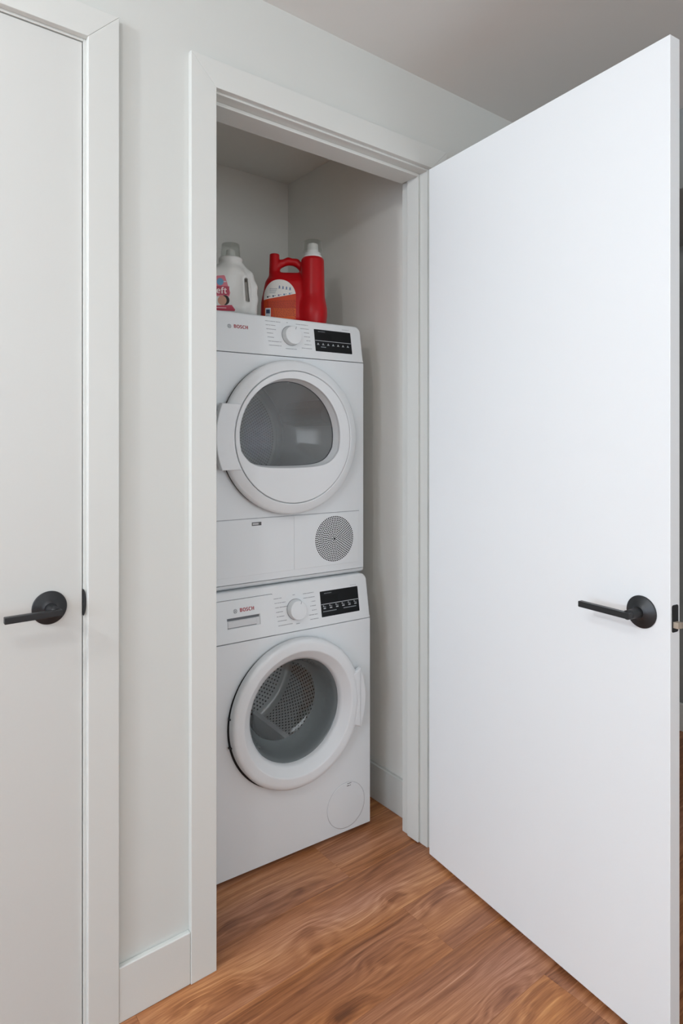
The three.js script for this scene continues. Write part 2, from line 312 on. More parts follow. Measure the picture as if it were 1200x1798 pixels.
function displayPart(name, x0, x1, y0, y1, tilt, kind, parent) {
  const s = rrect(x0, x1, y0, y1, 0.002), g = plate(s, 0.0016, 0, 0.0012, 8), p = g.attributes.position, uv = g.attributes.uv;
  for (let i = 0; i < p.count; i++) uv.setXY(i, (p.getX(i) - x0) / (x1 - x0), (p.getY(i) - y0) / (y1 - y0));
  const m = mesh('display', tilt(g), new THREE.MeshPhysicalMaterial({ map: displayTexture(kind), roughness: 0.3, specularIntensity: 0.45 }), parent);
  m.userData.label = 'black display strip with white icons'; return m;
}
// cabinet: front plate with a round hole, sides, top, back, bottom
function cabinet(y0, yf, y1, cy, hole, depth, extra = []) {
  const s = new THREE.Shape([[0, y0], [AW, y0], [AW, yf], [0, yf]].map((p) => new THREE.Vector2(...p)));
  const ring = []; for (let i = 0; i < 96; i++) ring.push(new THREE.Vector2(AW / 2 + hole * Math.cos(-i / 96 * Math.PI * 2), cy + hole * Math.sin(-i / 96 * Math.PI * 2)));
  s.holes.push(new THREE.Path(ring));
  const t = 0.012, o = rrect(0, AW, y0, y1 - 0.0015, 0.022, 0), inner = [[t, y0 + t], [t, y1 - 0.03], [AW - t, y1 - 0.03], [AW - t, y0 + t]];
  o.holes.push(new THREE.Path(inner.map((p) => new THREE.Vector2(...p))));
  const shell = tiltFrom(yf + 0.0015)(plate(o, depth - 0.008, 0.001, -0.008, 12));        // sides, top and bottom as one wrapped sheet
  return [plate(s, t, 0.0015, 0, 72), shell, box(0.002, AW - 0.002, y0, y1 - 0.035, -depth + 0.002, -depth + t), ...extra];
}
function controlPanel(y0, y1) { return tiltFrom(y0)(plate(rrect(0, AW, y0, y1, 0.022, 0.001), 0.05, 0.006, 0.001)); }
function ringDots(x, y, R, rings, dot, depth, z) {   // concentric rows of small holes
  const list = [];
  for (let k = 0; k < rings; k++) {
    const r = k ? R * k / (rings - 1) : 0, n = k ? Math.max(6, Math.round(2 * Math.PI * r / (dot * 2.0) / 2) * 2) : 1;
    for (let i = 0; i < n; i++) { const a = (i + (k % 2) * 0.5) / n * Math.PI * 2; list.push([x + r * Math.cos(a), y + r * Math.sin(a), a]); }
  }
  return list;
}

// ---- washer
{
  const w = group('washing_machine', [0.6821 - AW * Math.cos(TW), 0, -0.2039 - AW * Math.sin(TW)], -TW);
  tag(w, 'white front-loading washer standing on the closet floor below the dryer', 'washing machine');
  const C = { x: AW / 2, y: 0.4545 }, tilt = tiltFrom(0.7);
  mesh('cabinet', cabinet(0.013, 0.6985, 0.845, C.y, 0.205, 0.55), M.enamel, w);
  for (const [x, z] of [[0.05, -0.06], [AW - 0.05, -0.06], [0.05, -0.5], [AW - 0.05, -0.5]]) mesh('foot', at(new THREE.CylinderGeometry(0.02, 0.024, 0.014, 24), x, 0.007, z), M.rubber, w);
  mesh('base_gap_shade', box(0.002, AW - 0.002, 0.0, 0.02, -0.03, -0.02), M.gap, w);  // near-black strip standing for the shade in the gap under the cabinet
  const cp = mesh('control_panel', controlPanel(0.7, 0.8445), M.plastic, w);
  // detergent drawer
  const dx0 = 0.004, dx1 = fromRight(-0.362), ds = rrect(dx0, dx1, 0.7025, 0.8215, 0.003);
  const sx0 = fromRight(-0.516), sx1 = fromRight(-0.409), sy0 = 0.741, sy1 = 0.771;
  { const h = new THREE.Path(); h.moveTo(sx0, sy0); h.lineTo(sx0, sy1); h.lineTo(sx1, sy1); h.lineTo(sx1, sy0); h.closePath(); ds.holes.push(h); }
  const dr = mesh('detergent_drawer', tilt(plate(ds, 0.004, 0.0008, 0.0045, 8)), M.plastic, w);
  mesh('drawer_gap', tilt(plate(rrect(dx0 - 0.001, dx1 + 0.0012, 0.7015, 0.8227, 0.003), 0.0006, 0, 0.0014, 8)), std(lin(0.22, 0.22, 0.23), 0.6), w);
  mesh('drawer_grip', [tilt(box(sx0 - 0.001, sx1 + 0.001, sy0 - 0.001, sy1 + 0.001, 0.0015, 0.0019)), tilt(box(sx0 + 0.002, sx1 - 0.012, sy0 + 0.003, sy1 - 0.009, 0.0017, 0.0042, 0.001))], std(lin(0.66, 0.67, 0.68), 0.5), dr);
  mesh('grip_shadow_line', tilt(box(sx0, sx1 - 0.002, sy1 - 0.0075, sy1 - 0.0005, 0.0019, 0.0023)), std(lin(0.12, 0.13, 0.14), 0.5), dr);
  mesh('grip_lower_line', tilt(box(sx0 + 0.001, sx1 - 0.012, sy0 + 0.0012, sy0 + 0.0034, 0.0019, 0.0023)), std(lin(0.12, 0.13, 0.14), 0.5), dr);
  mesh('brand_name', tilt(at(wordmark(fromRight(-0.4745), 0.7855, 0.046), 0, 0, 0.0045)), M.bosch, dr).userData.label = 'red BOSCH lettering';
  mesh('emblem', emblem(fromRight(-0.4885), 0.7895).map((g) => tilt(at(g, 0, 0, 0.0045))), M.emblem, dr);
  dial(fromRight(-0.283), 0.766, 0.0305, tilt, w);
  displayPart('display', fromRight(-0.19), fromRight(-0.041), 0.727, 0.8065, tilt, 'washer', w);
  const marks = [];
  for (let i = 0; i < 7; i++) { const y = 0.806 - i * 0.0135, L = [0.027, 0.04, 0.042, 0.024, 0.026, 0.032, 0.05][i], x = -0.357 + i * 0.0015; marks.push(...dashes(fromRight(x), fromRight(x + L), y)); }
  for (let i = 0; i < 7; i++) { const y = 0.808 - i * 0.0135, L = [0.04, 0.042, 0.016, 0.022, 0.018, 0.032, 0.03][i], x = -0.212 + i * 0.0015; marks.push(...dashes(fromRight(x - L), fromRight(x), y)); }
  marks.push(...dashes(fromRight(-0.29), fromRight(-0.282), 0.8095), ...dashes(fromRight(-0.285), fromRight(-0.272), 0.722), ...dashes(fromRight(-0.071), fromRight(-0.045), 0.8125, 0.0012));
  mesh('printed_marks', marks.map((g) => tilt(at(g, 0, 0, 0.0011))), M.print, cp);
  // porthole door
  const door = mesh('porthole_door', at(lathe([[0.16, -0.012], [0.16, 0.006], [0.168, 0.014], [0.1885, 0.0315], [0.1905, 0.0335], [0.194, 0.0345], [0.212, 0.0345], [0.222, 0.033], [0.2285, 0.026], [0.2285, 0.0105], [0.2265, 0.008], [0.2, 0.008], [0.2, -0.012], [0.16, -0.012]], 128), C.x, C.y, 0), M.ring, w);
  mesh('door_gap', at(lathe([[0.205, -0.01], [0.205, 0.0006], [0.2225, 0.0006], [0.2225, 0.0082], [0.199, 0.0082], [0.199, -0.01]], 96), C.x, C.y, 0), M.gap, door);
  mesh('recess_shadow', at(new THREE.RingGeometry(0.2, 0.228, 96), C.x - 0.0022, C.y - 0.0072, 0.0005), M.gap, door);  // flat dark ring, set off-centre, drawn as the shadow in the door recess
  { // grip wing on the right of the ring
    const s = new THREE.Shape(), a = 0.405; s.absarc(0, 0, 0.2485, -a, a, false); s.absarc(0, 0, 0.205, a, -a, true);
    mesh('grip', at(plate(s, 0.02, 0.006, 0.0345, 48), C.x, C.y, 0), M.ring, door);
    for (const da of [-0.1, 0.12]) mesh('hinge_notch', at(box(-0.2305, -0.221, -0.0022, 0.0022, 0.006, 0.0175, 0.001), C.x, C.y - 0.005 + da * 0.38 - 0.01, 0), M.gap, door);
  }
  const gl = mesh('glass', at(lathe([[0.1615, -0.002], [0.156, -0.008], [0.15, -0.02], [0.144, -0.045], [0.137, -0.07], [0.124, -0.088]], 96), C.x, C.y, 0), M.bowl, door);
  mesh('glass_bottom', at(lathe([[0.124, -0.088], [0.112, -0.0965], [0.08, -0.103], [0.04, -0.106], [0, -0.107]], 96), C.x, C.y, 0), M.glass, gl);
  gl.userData.label = 'dark bowl-shaped porthole glass';
  mesh('gasket', at(lathe([[0.2, -0.014], [0.185, -0.03], [0.172, -0.05], [0.17, -0.07], [0.182, -0.085], [0.2, -0.09]], 96), C.x, C.y, 0), std(lin(0.16, 0.17, 0.18), 0.6), w);
  const drum = mesh('drum', at(lathe([[0.185, -0.088], [0.2, -0.09], [0.235, -0.1], [0.24, -0.12], [0.24, -0.44], [0.22, -0.46], [0.06, -0.455], [0.05, -0.44], [0, -0.438]], 96), C.x, C.y, 0), M.drum, w);
  // three paddles and the rows of holes in the drum wall
  for (let i = 0; i < 3; i++) {
    const a = 0.9 + i * Math.PI * 2 / 3, s = new THREE.Shape([[-0.03, 0], [0.03, 0], [0.008, 0.06], [-0.008, 0.06]].map((p) => new THREE.Vector2(...p)));
    const g = plate(s, 0.28, 0.004, -0.14); g.rotateZ(a + Math.PI / 2); mesh('paddle', at(g, C.x + 0.237 * Math.cos(a), C.y + 0.237 * Math.sin(a), 0), M.drumBack, drum);
  }
  const dots = [];
  for (let k = 0; k < 26; k++) for (let i = 0; i < 96; i++) { const a = (i + (k % 2) * 0.5) / 96 * Math.PI * 2; dots.push([a, -0.135 - k * 0.0118, 'wall']); }
  for (let k = 5; k < 16; k++) { const r = k * 0.0135, n = Math.round(2 * Math.PI * r / 0.014); for (let i = 0; i < n; i++) dots.push([(i + (k % 2) * 0.5) / n * Math.PI * 2, r, 'back']); }
  const im = new THREE.InstancedMesh(new THREE.CylinderGeometry(0.0034, 0.0034, 0.0012, 8), M.hole, dots.length), q = new THREE.Object3D();
  dots.forEach(([a, v, k], i) => {
    if (k === 'wall') { q.position.set(C.x + 0.2398 * Math.cos(a), C.y + 0.2398 * Math.sin(a), v); q.rotation.set(0, 0, a + Math.PI / 2); } else { q.position.set(C.x + v * Math.cos(a), C.y + v * Math.sin(a), -0.4545); q.rotation.set(Math.PI / 2, 0, 0); }
    q.updateMatrix(); im.setMatrixAt(i, q.matrix);
  });
  im.name = 'drum_holes'; im.userData.kind = 'stuff'; drum.add(im);
  // filter cover at the bottom right
  const fx = fromRight(-0.098), fy = 0.099;
  const fc = mesh('filter_cover', at(lathe([[0, 0.0012], [0.0715, 0.0012], [0.073, 0.0004], [0.0735, -0.002]], 80), fx, fy, 0), M.enamel, w);
  mesh('cover_gap', at(lathe([[0.0735, 0.0001], [0.0744, 0.0003], [0.0744, -0.001]], 80), fx, fy, 0), std(lin(0.4, 0.41, 0.42), 0.6), fc);
  mesh('printed_marks', [...dashes(fx + 0.004, fx + 0.02, 0.1675, 0.0022), ...dashes(fx + 0.002, fx + 0.018, 0.1605, 0.0028)].map((g) => at(g, 0, 0, 0.001)), std(lin(0.08, 0.08, 0.08), 0.6), w);
}

// ---- dryer
const DY0 = 0.846, DTOP = 1.683, DRY = [0.6821 - AW * Math.cos(TW), 0, -0.2391 - AW * Math.sin(TW)];
{
  const d = group('clothes_dryer', [DRY[0], DY0, DRY[2]], -TW);
  tag(d, 'white condenser dryer stacked on the washer with two bottles on top', 'clothes dryer');
  const o = (g) => g, C = { x: AW / 2, y: 1.304 }, tilt = tiltFrom(1.558);
  const sub = new THREE.Group(); // heights below are above the floor; the group stands on the washer
  const P = (name, geo, mat, parent) => { const list = Array.isArray(geo) ? geo : [geo]; if (!list[0].userData.low) list.forEach((g) => { g.translate(0, -DY0, 0); g.userData.low = true; }); return mesh(name, list, mat, parent ?? d); };
  P('cabinet', cabinet(0.8625, 1.5565, DTOP, C.y, 0.195, 0.58), M.enamel);
  P('base_strip', [plate(new THREE.Shape([[0, 0], [0.026, 0.0], [0.026, 0.012], [0.0, 0.026]].map((p) => new THREE.Vector2(...p))), AW, 0, 0).rotateY(Math.PI / 2).rotateZ(0), ].map((g) => { // strip leaning back towards its bottom edge
    const s = new THREE.Shape([[-0.5, 0.8465], [-0.014, 0.8465], [-0.0035, 0.8525], [0.002, 0.8615], [-0.5, 0.8615]].map((p) => new THREE.Vector2(...p)));
    const e = plate(s, AW - 0.002, 0.001); e.rotateY(-Math.PI / 2); e.translate(AW - 0.001, 0, 0); const q = e; q.computeBoundingBox(); if (q.boundingBox.max.x > AW) q.translate(AW - 0.001 - q.boundingBox.max.x, 0, 0); return q; }), M.plastic);
  const cp = P('control_panel', controlPanel(1.558, 1.6825), M.plastic);
  P('brand_name', tilt(at(wordmark(fromRight(-0.4745), 1.6325, 0.046), 0, 0, 0.001)), M.bosch, cp).userData.label = 'red BOSCH lettering';
  P('emblem', emblem(fromRight(-0.4885), 1.6365).map((g) => tilt(at(g, 0, 0, 0.001))), M.emblem, cp);
  { const r = 0.031, x = fromRight(-0.278), y = 1.626;
    const k = P('dial', tilt(at(lathe([[0, 0], [r, 0], [r, 0.003], [r * 0.94, 0.02], [r * 0.88, 0.0225], [0, 0.0225]], 64), x, y, 0)), M.plastic);
    const m = new RoundedBoxGeometry(0.0018, 0.01, 0.0008, 1, 0.0003).rotateZ(-0.42); m.translate(x + r * 0.3, y + r * 0.75, 0.0228); P('dial_mark', tilt(m), M.print, k); P('dial_gap', tilt(at(lathe([[0, 0.0016], [r + 0.0014, 0.0016], [r + 0.0014, 0.0002]], 64), x, y, 0)), M.emblem, k); }
  { const g0 = d; const x0 = fromRight(-0.189), x1 = fromRight(-0.044), y0 = 1.584, y1 = 1.6575, s = rrect(x0, x1, y0, y1, 0.002), g = plate(s, 0.0016, 0, 0.0012, 8), p = g.attributes.position, uv = g.attributes.uv;
    for (let i = 0; i < p.count; i++) uv.setXY(i, (p.getX(i) - x0) / (x1 - x0), (p.getY(i) - y0) / (y1 - y0));
    P('display', tilt(g), new THREE.MeshPhysicalMaterial({ map: displayTexture('dryer'), roughness: 0.3, specularIntensity: 0.45 })).userData.label = 'black display strip with white icons'; }
  const marks = [];
  for (let i = 0; i < 7; i++) { const y = 1.6665 - i * 0.0128, L = [0.055, 0.034, 0.036, 0.022, 0.022, 0.046, 0.044][i], x = -0.366 + i * 0.0012; marks.push(...dashes(fromRight(x), fromRight(x + L), y)); }
  for (let i = 0; i < 7; i++) { const y = 1.6665 - i * 0.0128, L = [0.046, 0.032, 0.02, 0.022, 0.016, 0.026, 0.038][i], x = -0.21 + i * 0.0012; marks.push(...dashes(fromRight(x - L), fromRight(x), y)); }
  marks.push(...dashes(fromRight(-0.3), fromRight(-0.26), 1.5835), ...dashes(fromRight(-0.29), fromRight(-0.284), 1.668), ...dashes(fromRight(-0.077), fromRight(-0.048), 1.6655, 0.0012));
  P('printed_marks', marks.map((g) => tilt(at(g, 0, 0, 0.0011))), M.print, cp);
  // door: bevelled ring around a raised disc with a D-shaped window
  const door = P('dryer_door', at(lathe([[0.2055, 0.036], [0.2065, 0.0405], [0.2095, 0.042], [0.232, 0.0335], [0.239, 0.028], [0.2405, 0.023], [0.2405, 0.014], [0.238, 0.0105], [0.195, 0.01], [0.195, 0.03], [0.2055, 0.034]], 128), C.x, C.y, 0), M.ring);
  P('door_gap', at(lathe([[0.2, -0.006], [0.2, 0.0006], [0.2385, 0.0006], [0.237, 0.0106], [0.19, 0.0106], [0.19, -0.006]], 96), C.x, C.y, 0), M.gap, door);
  const dee = (r, fy, rc, Cl = THREE.Shape) => { // circle cut flat at y = fy with rounded lower corners
    const pts = [], n = 90, half = Math.sqrt(r * r - fy * fy), raw = [];
    const a0 = Math.atan2(fy, half), a1 = Math.PI - a0;
    for (let i = 0; i <= n; i++) { const a = a0 + (a1 - a0) * i / n; raw.push([r * Math.cos(a), r * Math.sin(a)]); }
    for (let i = 1; i < 30; i++) { const t = i / 30, x = -half + 2 * half * t; raw.push([x, fy - 0.006 * (1 - (2 * t - 1) ** 2)]); }
    // soften the corners by repeated averaging near them
    let p = raw; for (let k = 0; k < rc; k++) p = p.map((v, i) => { const a = p[(i + p.length - 1) % p.length], b = p[(i + 1) % p.length]; return (v[1] < fy + 0.045) ? [(a[0] + 2 * v[0] + b[0]) / 4, (a[1] + 2 * v[1] + b[1]) / 4] : v; });
    return new Cl(p.map((v) => new THREE.Vector2(v[0], v[1])));
  };
  const shift = (sh) => new THREE.Shape(sh.getPoints().map((p) => p.set(p.x - 0.0125, p.y + 0.003)));
  const D0 = shift(dee(0.178, -0.0925, 40)), D1 = shift(dee(0.1715, -0.087, 40));
  { const s = new THREE.Shape(); s.absarc(0, 0, 0.2037, 0, Math.PI * 2, false); s.holes.push(new THREE.Path(D0.getPoints()));
    P('door_face', at(plate(s, 0.012, 0.0018, 0.0425, 96), C.x, C.y, 0), M.ring, door);
    // funnel from the face to the glass
    const a = D0.getPoints(), b = D1.getPoints(), n = a.length, pos = [], idx = [];
    for (let i = 0; i < n; i++) { pos.push(a[i].x, a[i].y, 0.032, b[i].x, b[i].y, 0.008); const j = (i + 1) % n; idx.push(2 * i, 2 * i + 1, 2 * j, 2 * j, 2 * i + 1, 2 * j + 1); }
    const g = new THREE.BufferGeometry(); g.setAttribute('position', new THREE.Float32BufferAttribute(pos, 3)); g.setIndex(idx); g.computeVertexNormals(); g.setAttribute('uv', new THREE.Float32BufferAttribute(new Float32Array(pos.length / 3 * 2), 2));
    P('window_reveal', at(g, C.x, C.y, 0), M.ring, door);
    // bulging window glass
    const ringsN = 10, gp = [], gi = [];
    for (let k = 0; k <= ringsN; k++) { const t = k / ringsN; for (let i = 0; i < n; i++) gp.push(-0.0125 + (b[i].x + 0.0125) * (1 - t), b[i].y * (1 - t), 0.008 - 0.045 * Math.sin(Math.PI / 2 * Math.min(1, t * 1.25)) ); }
    for (let k = 0; k < ringsN; k++) for (let i = 0; i < n; i++) { const j = (i + 1) % n, p0 = k * n + i, p1 = k * n + j, p2 = p0 + n, p3 = p1 + n; gi.push(p0, p1, p2, p1, p3, p2); }
    const gg = new THREE.BufferGeometry(); gg.setAttribute('position', new THREE.Float32BufferAttribute(gp, 3)); gg.setIndex(gi); gg.computeVertexNormals(); gg.setAttribute('uv', new THREE.Float32BufferAttribute(new Float32Array(gp.length / 3 * 2), 2));
    P('glass', at(gg, C.x, C.y, 0), M.window, door).userData.label = 'dark D-shaped window glass';
    const gk = new THREE.Shape(D1.getPoints()); gk.holes.push(new THREE.Path(shift(dee(0.1695, -0.0855, 40)).getPoints()));
    P('window_seal', at(plate(gk, 0.003, 0, 0.009), C.x, C.y, 0), M.rubber, door);
  }
  { const hh = 0.0975, pts = [], n = 24, yy = (i) => hh - 2 * hh * i / n;      // level ends, curved outer and inner sides
    for (let i = 0; i <= n; i++) pts.push(new THREE.Vector2(-Math.sqrt(0.2655 ** 2 - yy(i) ** 2), yy(i)));
    for (let i = n; i >= 0; i--) pts.push(new THREE.Vector2(-Math.sqrt(0.2095 ** 2 - yy(i) ** 2), yy(i)));
    const s = new THREE.Shape(pts);
    P('grip', at(plate(s, 0.022, 0.003, 0.045, 48), C.x, C.y, 0), M.ring, door); }
  // drum seen through the window
  const drum = P('drum', at(lathe([[0.19, -0.012], [0.195, -0.03], [0.26, -0.045], [0.265, -0.06], [0.265, -0.5], [0.25, -0.51], [0, -0.51]], 96), C.x, C.y, 0), M.drumBack);
  const drumTone = std(lin(0.2, 0.205, 0.21), 0.5);
  P('drum_lip', at(lathe([[0.222, -0.5], [0.228, -0.488], [0.246, -0.488], [0.252, -0.5]], 96), C.x, C.y, 0), drumTone, drum);
  for (const a of [0.35, 2.45, 4.54]) {      // lifters along the drum wall
    const s = new THREE.Shape([[-0.05, 0], [0.05, 0], [0.03, 0.035], [0.012, 0.052], [-0.012, 0.052], [-0.03, 0.035]].map((p) => new THREE.Vector2(...p)));
    const g = plate(s, 0.3, 0.006, -0.12); g.rotateZ(a + Math.PI / 2); P('lifter', at(g, C.x + 0.263 * Math.cos(a), C.y + 0.263 * Math.sin(a), 0), drumTone, drum);
  }
  { const list = [];      // perforated back wall
    for (let k = 3; k < 24; k++) { const r = k * 0.0092, n = Math.round(2 * Math.PI * r / 0.0105); for (let i = 0; i < n; i++) list.push([r, (i + (k % 2) * 0.5) / n * Math.PI * 2]); }
    const im = new THREE.InstancedMesh(new THREE.CylinderGeometry(0.0034, 0.0034, 0.0012, 8).rotateX(Math.PI / 2), M.hole, list.length), q = new THREE.Object3D();
    list.forEach(([r, a], i) => { q.position.set(C.x + r * Math.cos(a), C.y - DY0 + r * Math.sin(a), -0.5095); q.updateMatrix(); im.setMatrixAt(i, q.matrix); });
    im.name = 'drum_holes'; im.userData.kind = 'stuff'; drum.add(im); }
  // lower panels and the round grille
  const gapLine = std(lin(0.3, 0.31, 0.32), 0.6);
  P('panel_gap', [box(0.002, fromRight(-0.019), 1.0555, 1.0572, 0, 0.0004)], gapLine);
  const svc = P('service_flap', plate(rrect(0.004, fromRight(-0.2745), 0.884, 1.0545, 0.002), 0.004, 0.001, 0.0014, 6), M.enamel);
  P('flap_badge', [box(fromRight(-0.4205), fromRight(-0.3885), 1.034, 1.0445, 0.001, 0.002)], std(lin(0.1, 0.1, 0.1), 0.5), svc).userData.label = 'small dark badge';
  P('badge_print', [box(fromRight(-0.418), fromRight(-0.398), 1.0365, 1.042, 0.0018, 0.0023)], std(lin(0.55, 0.55, 0.55), 0.5), svc);
  const vent = P('vent_panel', plate(rrect(fromRight(-0.272), fromRight(-0.019), 0.884, 1.0545, 0.002), 0.004, 0.001, 0.0014, 6), M.enamel);
  { const R = 0.0765, rows = 13, gx = fromRight(-0.119), gy = 0.9695, list = [];
    for (let k = 0; k < rows; k++) { const r = R * (k + 0.35) / rows, n = Math.max(5, Math.round(2 * Math.PI * r / 0.0069)); for (let i = 0; i < n; i++) list.push([r, (i + (k % 2) * 0.5) / n * Math.PI * 2]); }
    const im = new THREE.InstancedMesh(new THREE.BoxGeometry(0.0039, 0.0044, 0.0005), M.hole, list.length), q = new THREE.Object3D();
    list.forEach(([r, a], i) => { q.position.set(gx + r * Math.cos(a), gy - DY0 + r * Math.sin(a), 0.0015); q.rotation.set(0, 0, a); q.updateMatrix(); im.setMatrixAt(i, q.matrix); });
    im.name = 'grille_holes'; im.userData.kind = 'stuff'; im.userData.label = 'round grille of small dark holes'; vent.add(im); }
}

// ---------------------------------------------------------------- bottles on the dryer
const smin = (a, b, k) => { const h = Math.max(k - Math.abs(a - b), 0) / k; return Math.min(a, b) - h * h * k / 4; };
function sdfMesh(f, c, half, res) {                // surface f = 0 inside the cube c +- half
  const mc = new MarchingCubes(res, M.red, false, false, 400000); mc.isolation = 0;
  const hs = res / 2, P = (i) => (i - hs) / hs * half;
  for (let z = 0; z < res; z++) for (let y = 0; y < res; y++) for (let x = 0; x < res; x++) mc.field[z * res * res + y * res + x] = -f(c[0] + P(x), c[1] + P(y), c[2] + P(z));
  mc.update();
  const p = new Float32Array(mc.count * 3); for (let i = 0; i < mc.count * 3; i++) p[i] = mc.positionArray[i] * half + c[i % 3];
  let g = new THREE.BufferGeometry(); g.setAttribute('position', new THREE.BufferAttribute(p, 3)); g = mergeVertices(g, 1e-5);
  const e = 0.0008, q = g.attributes.position, n = new Float32Array(q.count * 3), v = new THREE.Vector3();
  for (let i = 0; i < q.count; i++) { const x = q.getX(i), y = q.getY(i), z = q.getZ(i); v.set(f(x + e, y, z) - f(x - e, y, z), f(x, y + e, z) - f(x, y - e, z), f(x, y, z + e) - f(x, y, z - e)).normalize(); n.set([v.x, v.y, v.z], i * 3); }
  g.setAttribute('normal', new THREE.BufferAttribute(n, 3)); return g;
}
function rbox(x, y, z, hx, hy, hz, r) { const a = Math.max(Math.abs(x) - hx + r, 0), b = Math.max(Math.abs(y) - hy + r, 0), c = Math.max(Math.abs(z) - hz + r, 0); return Math.hypot(a, b, c) + Math.min(Math.max(Math.abs(x) - hx + r, Math.abs(y) - hy + r, Math.abs(z) - hz + r), 0) - r; }
function cone(x, y, z, y0, y1, r0, r1, sx = 1, sz = 1) { const t = Math.min(1, Math.max(0, (y - y0) / (y1 - y0))), r = r0 + (r1 - r0) * t; const d = (Math.hypot(x / sx, z / sz) - r) * Math.min(sx, sz), h = Math.max(y0 - y, y - y1); return Math.min(Math.max(d, h), 0) + Math.hypot(Math.max(d, 0), Math.max(h, 0)); }
function seg(x, y, z, a, b, r0, r1) { const bx = b[0] - a[0], by = b[1] - a[1], bz = b[2] - a[2]; const t = Math.min(1, Math.max(0, ((x - a[0]) * bx + (y - a[1]) * by + (z - a[2]) * bz) / (bx * bx + by * by + bz * bz))); return Math.hypot(x - a[0] - bx * t, y - a[1] - by * t, z - a[2] - bz * t) - (r0 + (r1 - r0) * t); }
// a printed label laid on the surface f from the front (+z)
function labelPatch(f, outline, w, h, x0, y0, lift = 0.0005, from = 0.12) {
  const pos = [], uv = [], idx = [], R = 14, n = outline.length; let cx = 0, cy = 0; outline.forEach((p) => { cx += p[0] / n; cy += p[1] / n; });
  const hit = (x, y) => { let z = from; for (let i = 0; i < 80; i++) { const d = f(x, y, z); if (d < lift) break; z -= Math.max(d - lift, 0.0002) * 0.8; if (z < -0.1) break; } return z; };
  for (let k = 0; k <= R; k++) for (let i = 0; i < n; i++) { const t = k / R, x = cx + (outline[i][0] - cx) * t, y = cy + (outline[i][1] - cy) * t; pos.push(x, y, hit(x, y)); uv.push((x - x0) / w, (y - y0) / h); }
  for (let k = 0; k < R; k++) for (let i = 0; i < n; i++) { const j = (i + 1) % n, a = k * n + i, b = k * n + j, c = a + n, e = b + n; idx.push(a, c, b, b, c, e); }
  const g = new THREE.BufferGeometry(); g.setAttribute('position', new THREE.Float32BufferAttribute(pos, 3)); g.setAttribute('uv', new THREE.Float32BufferAttribute(uv, 2)); g.setIndex(idx); g.computeVertexNormals(); return g;
}
const latheY = (pts, seg = 48) => new THREE.LatheGeometry(pts.map((p) => new THREE.Vector2(p[0], p[1])), seg);
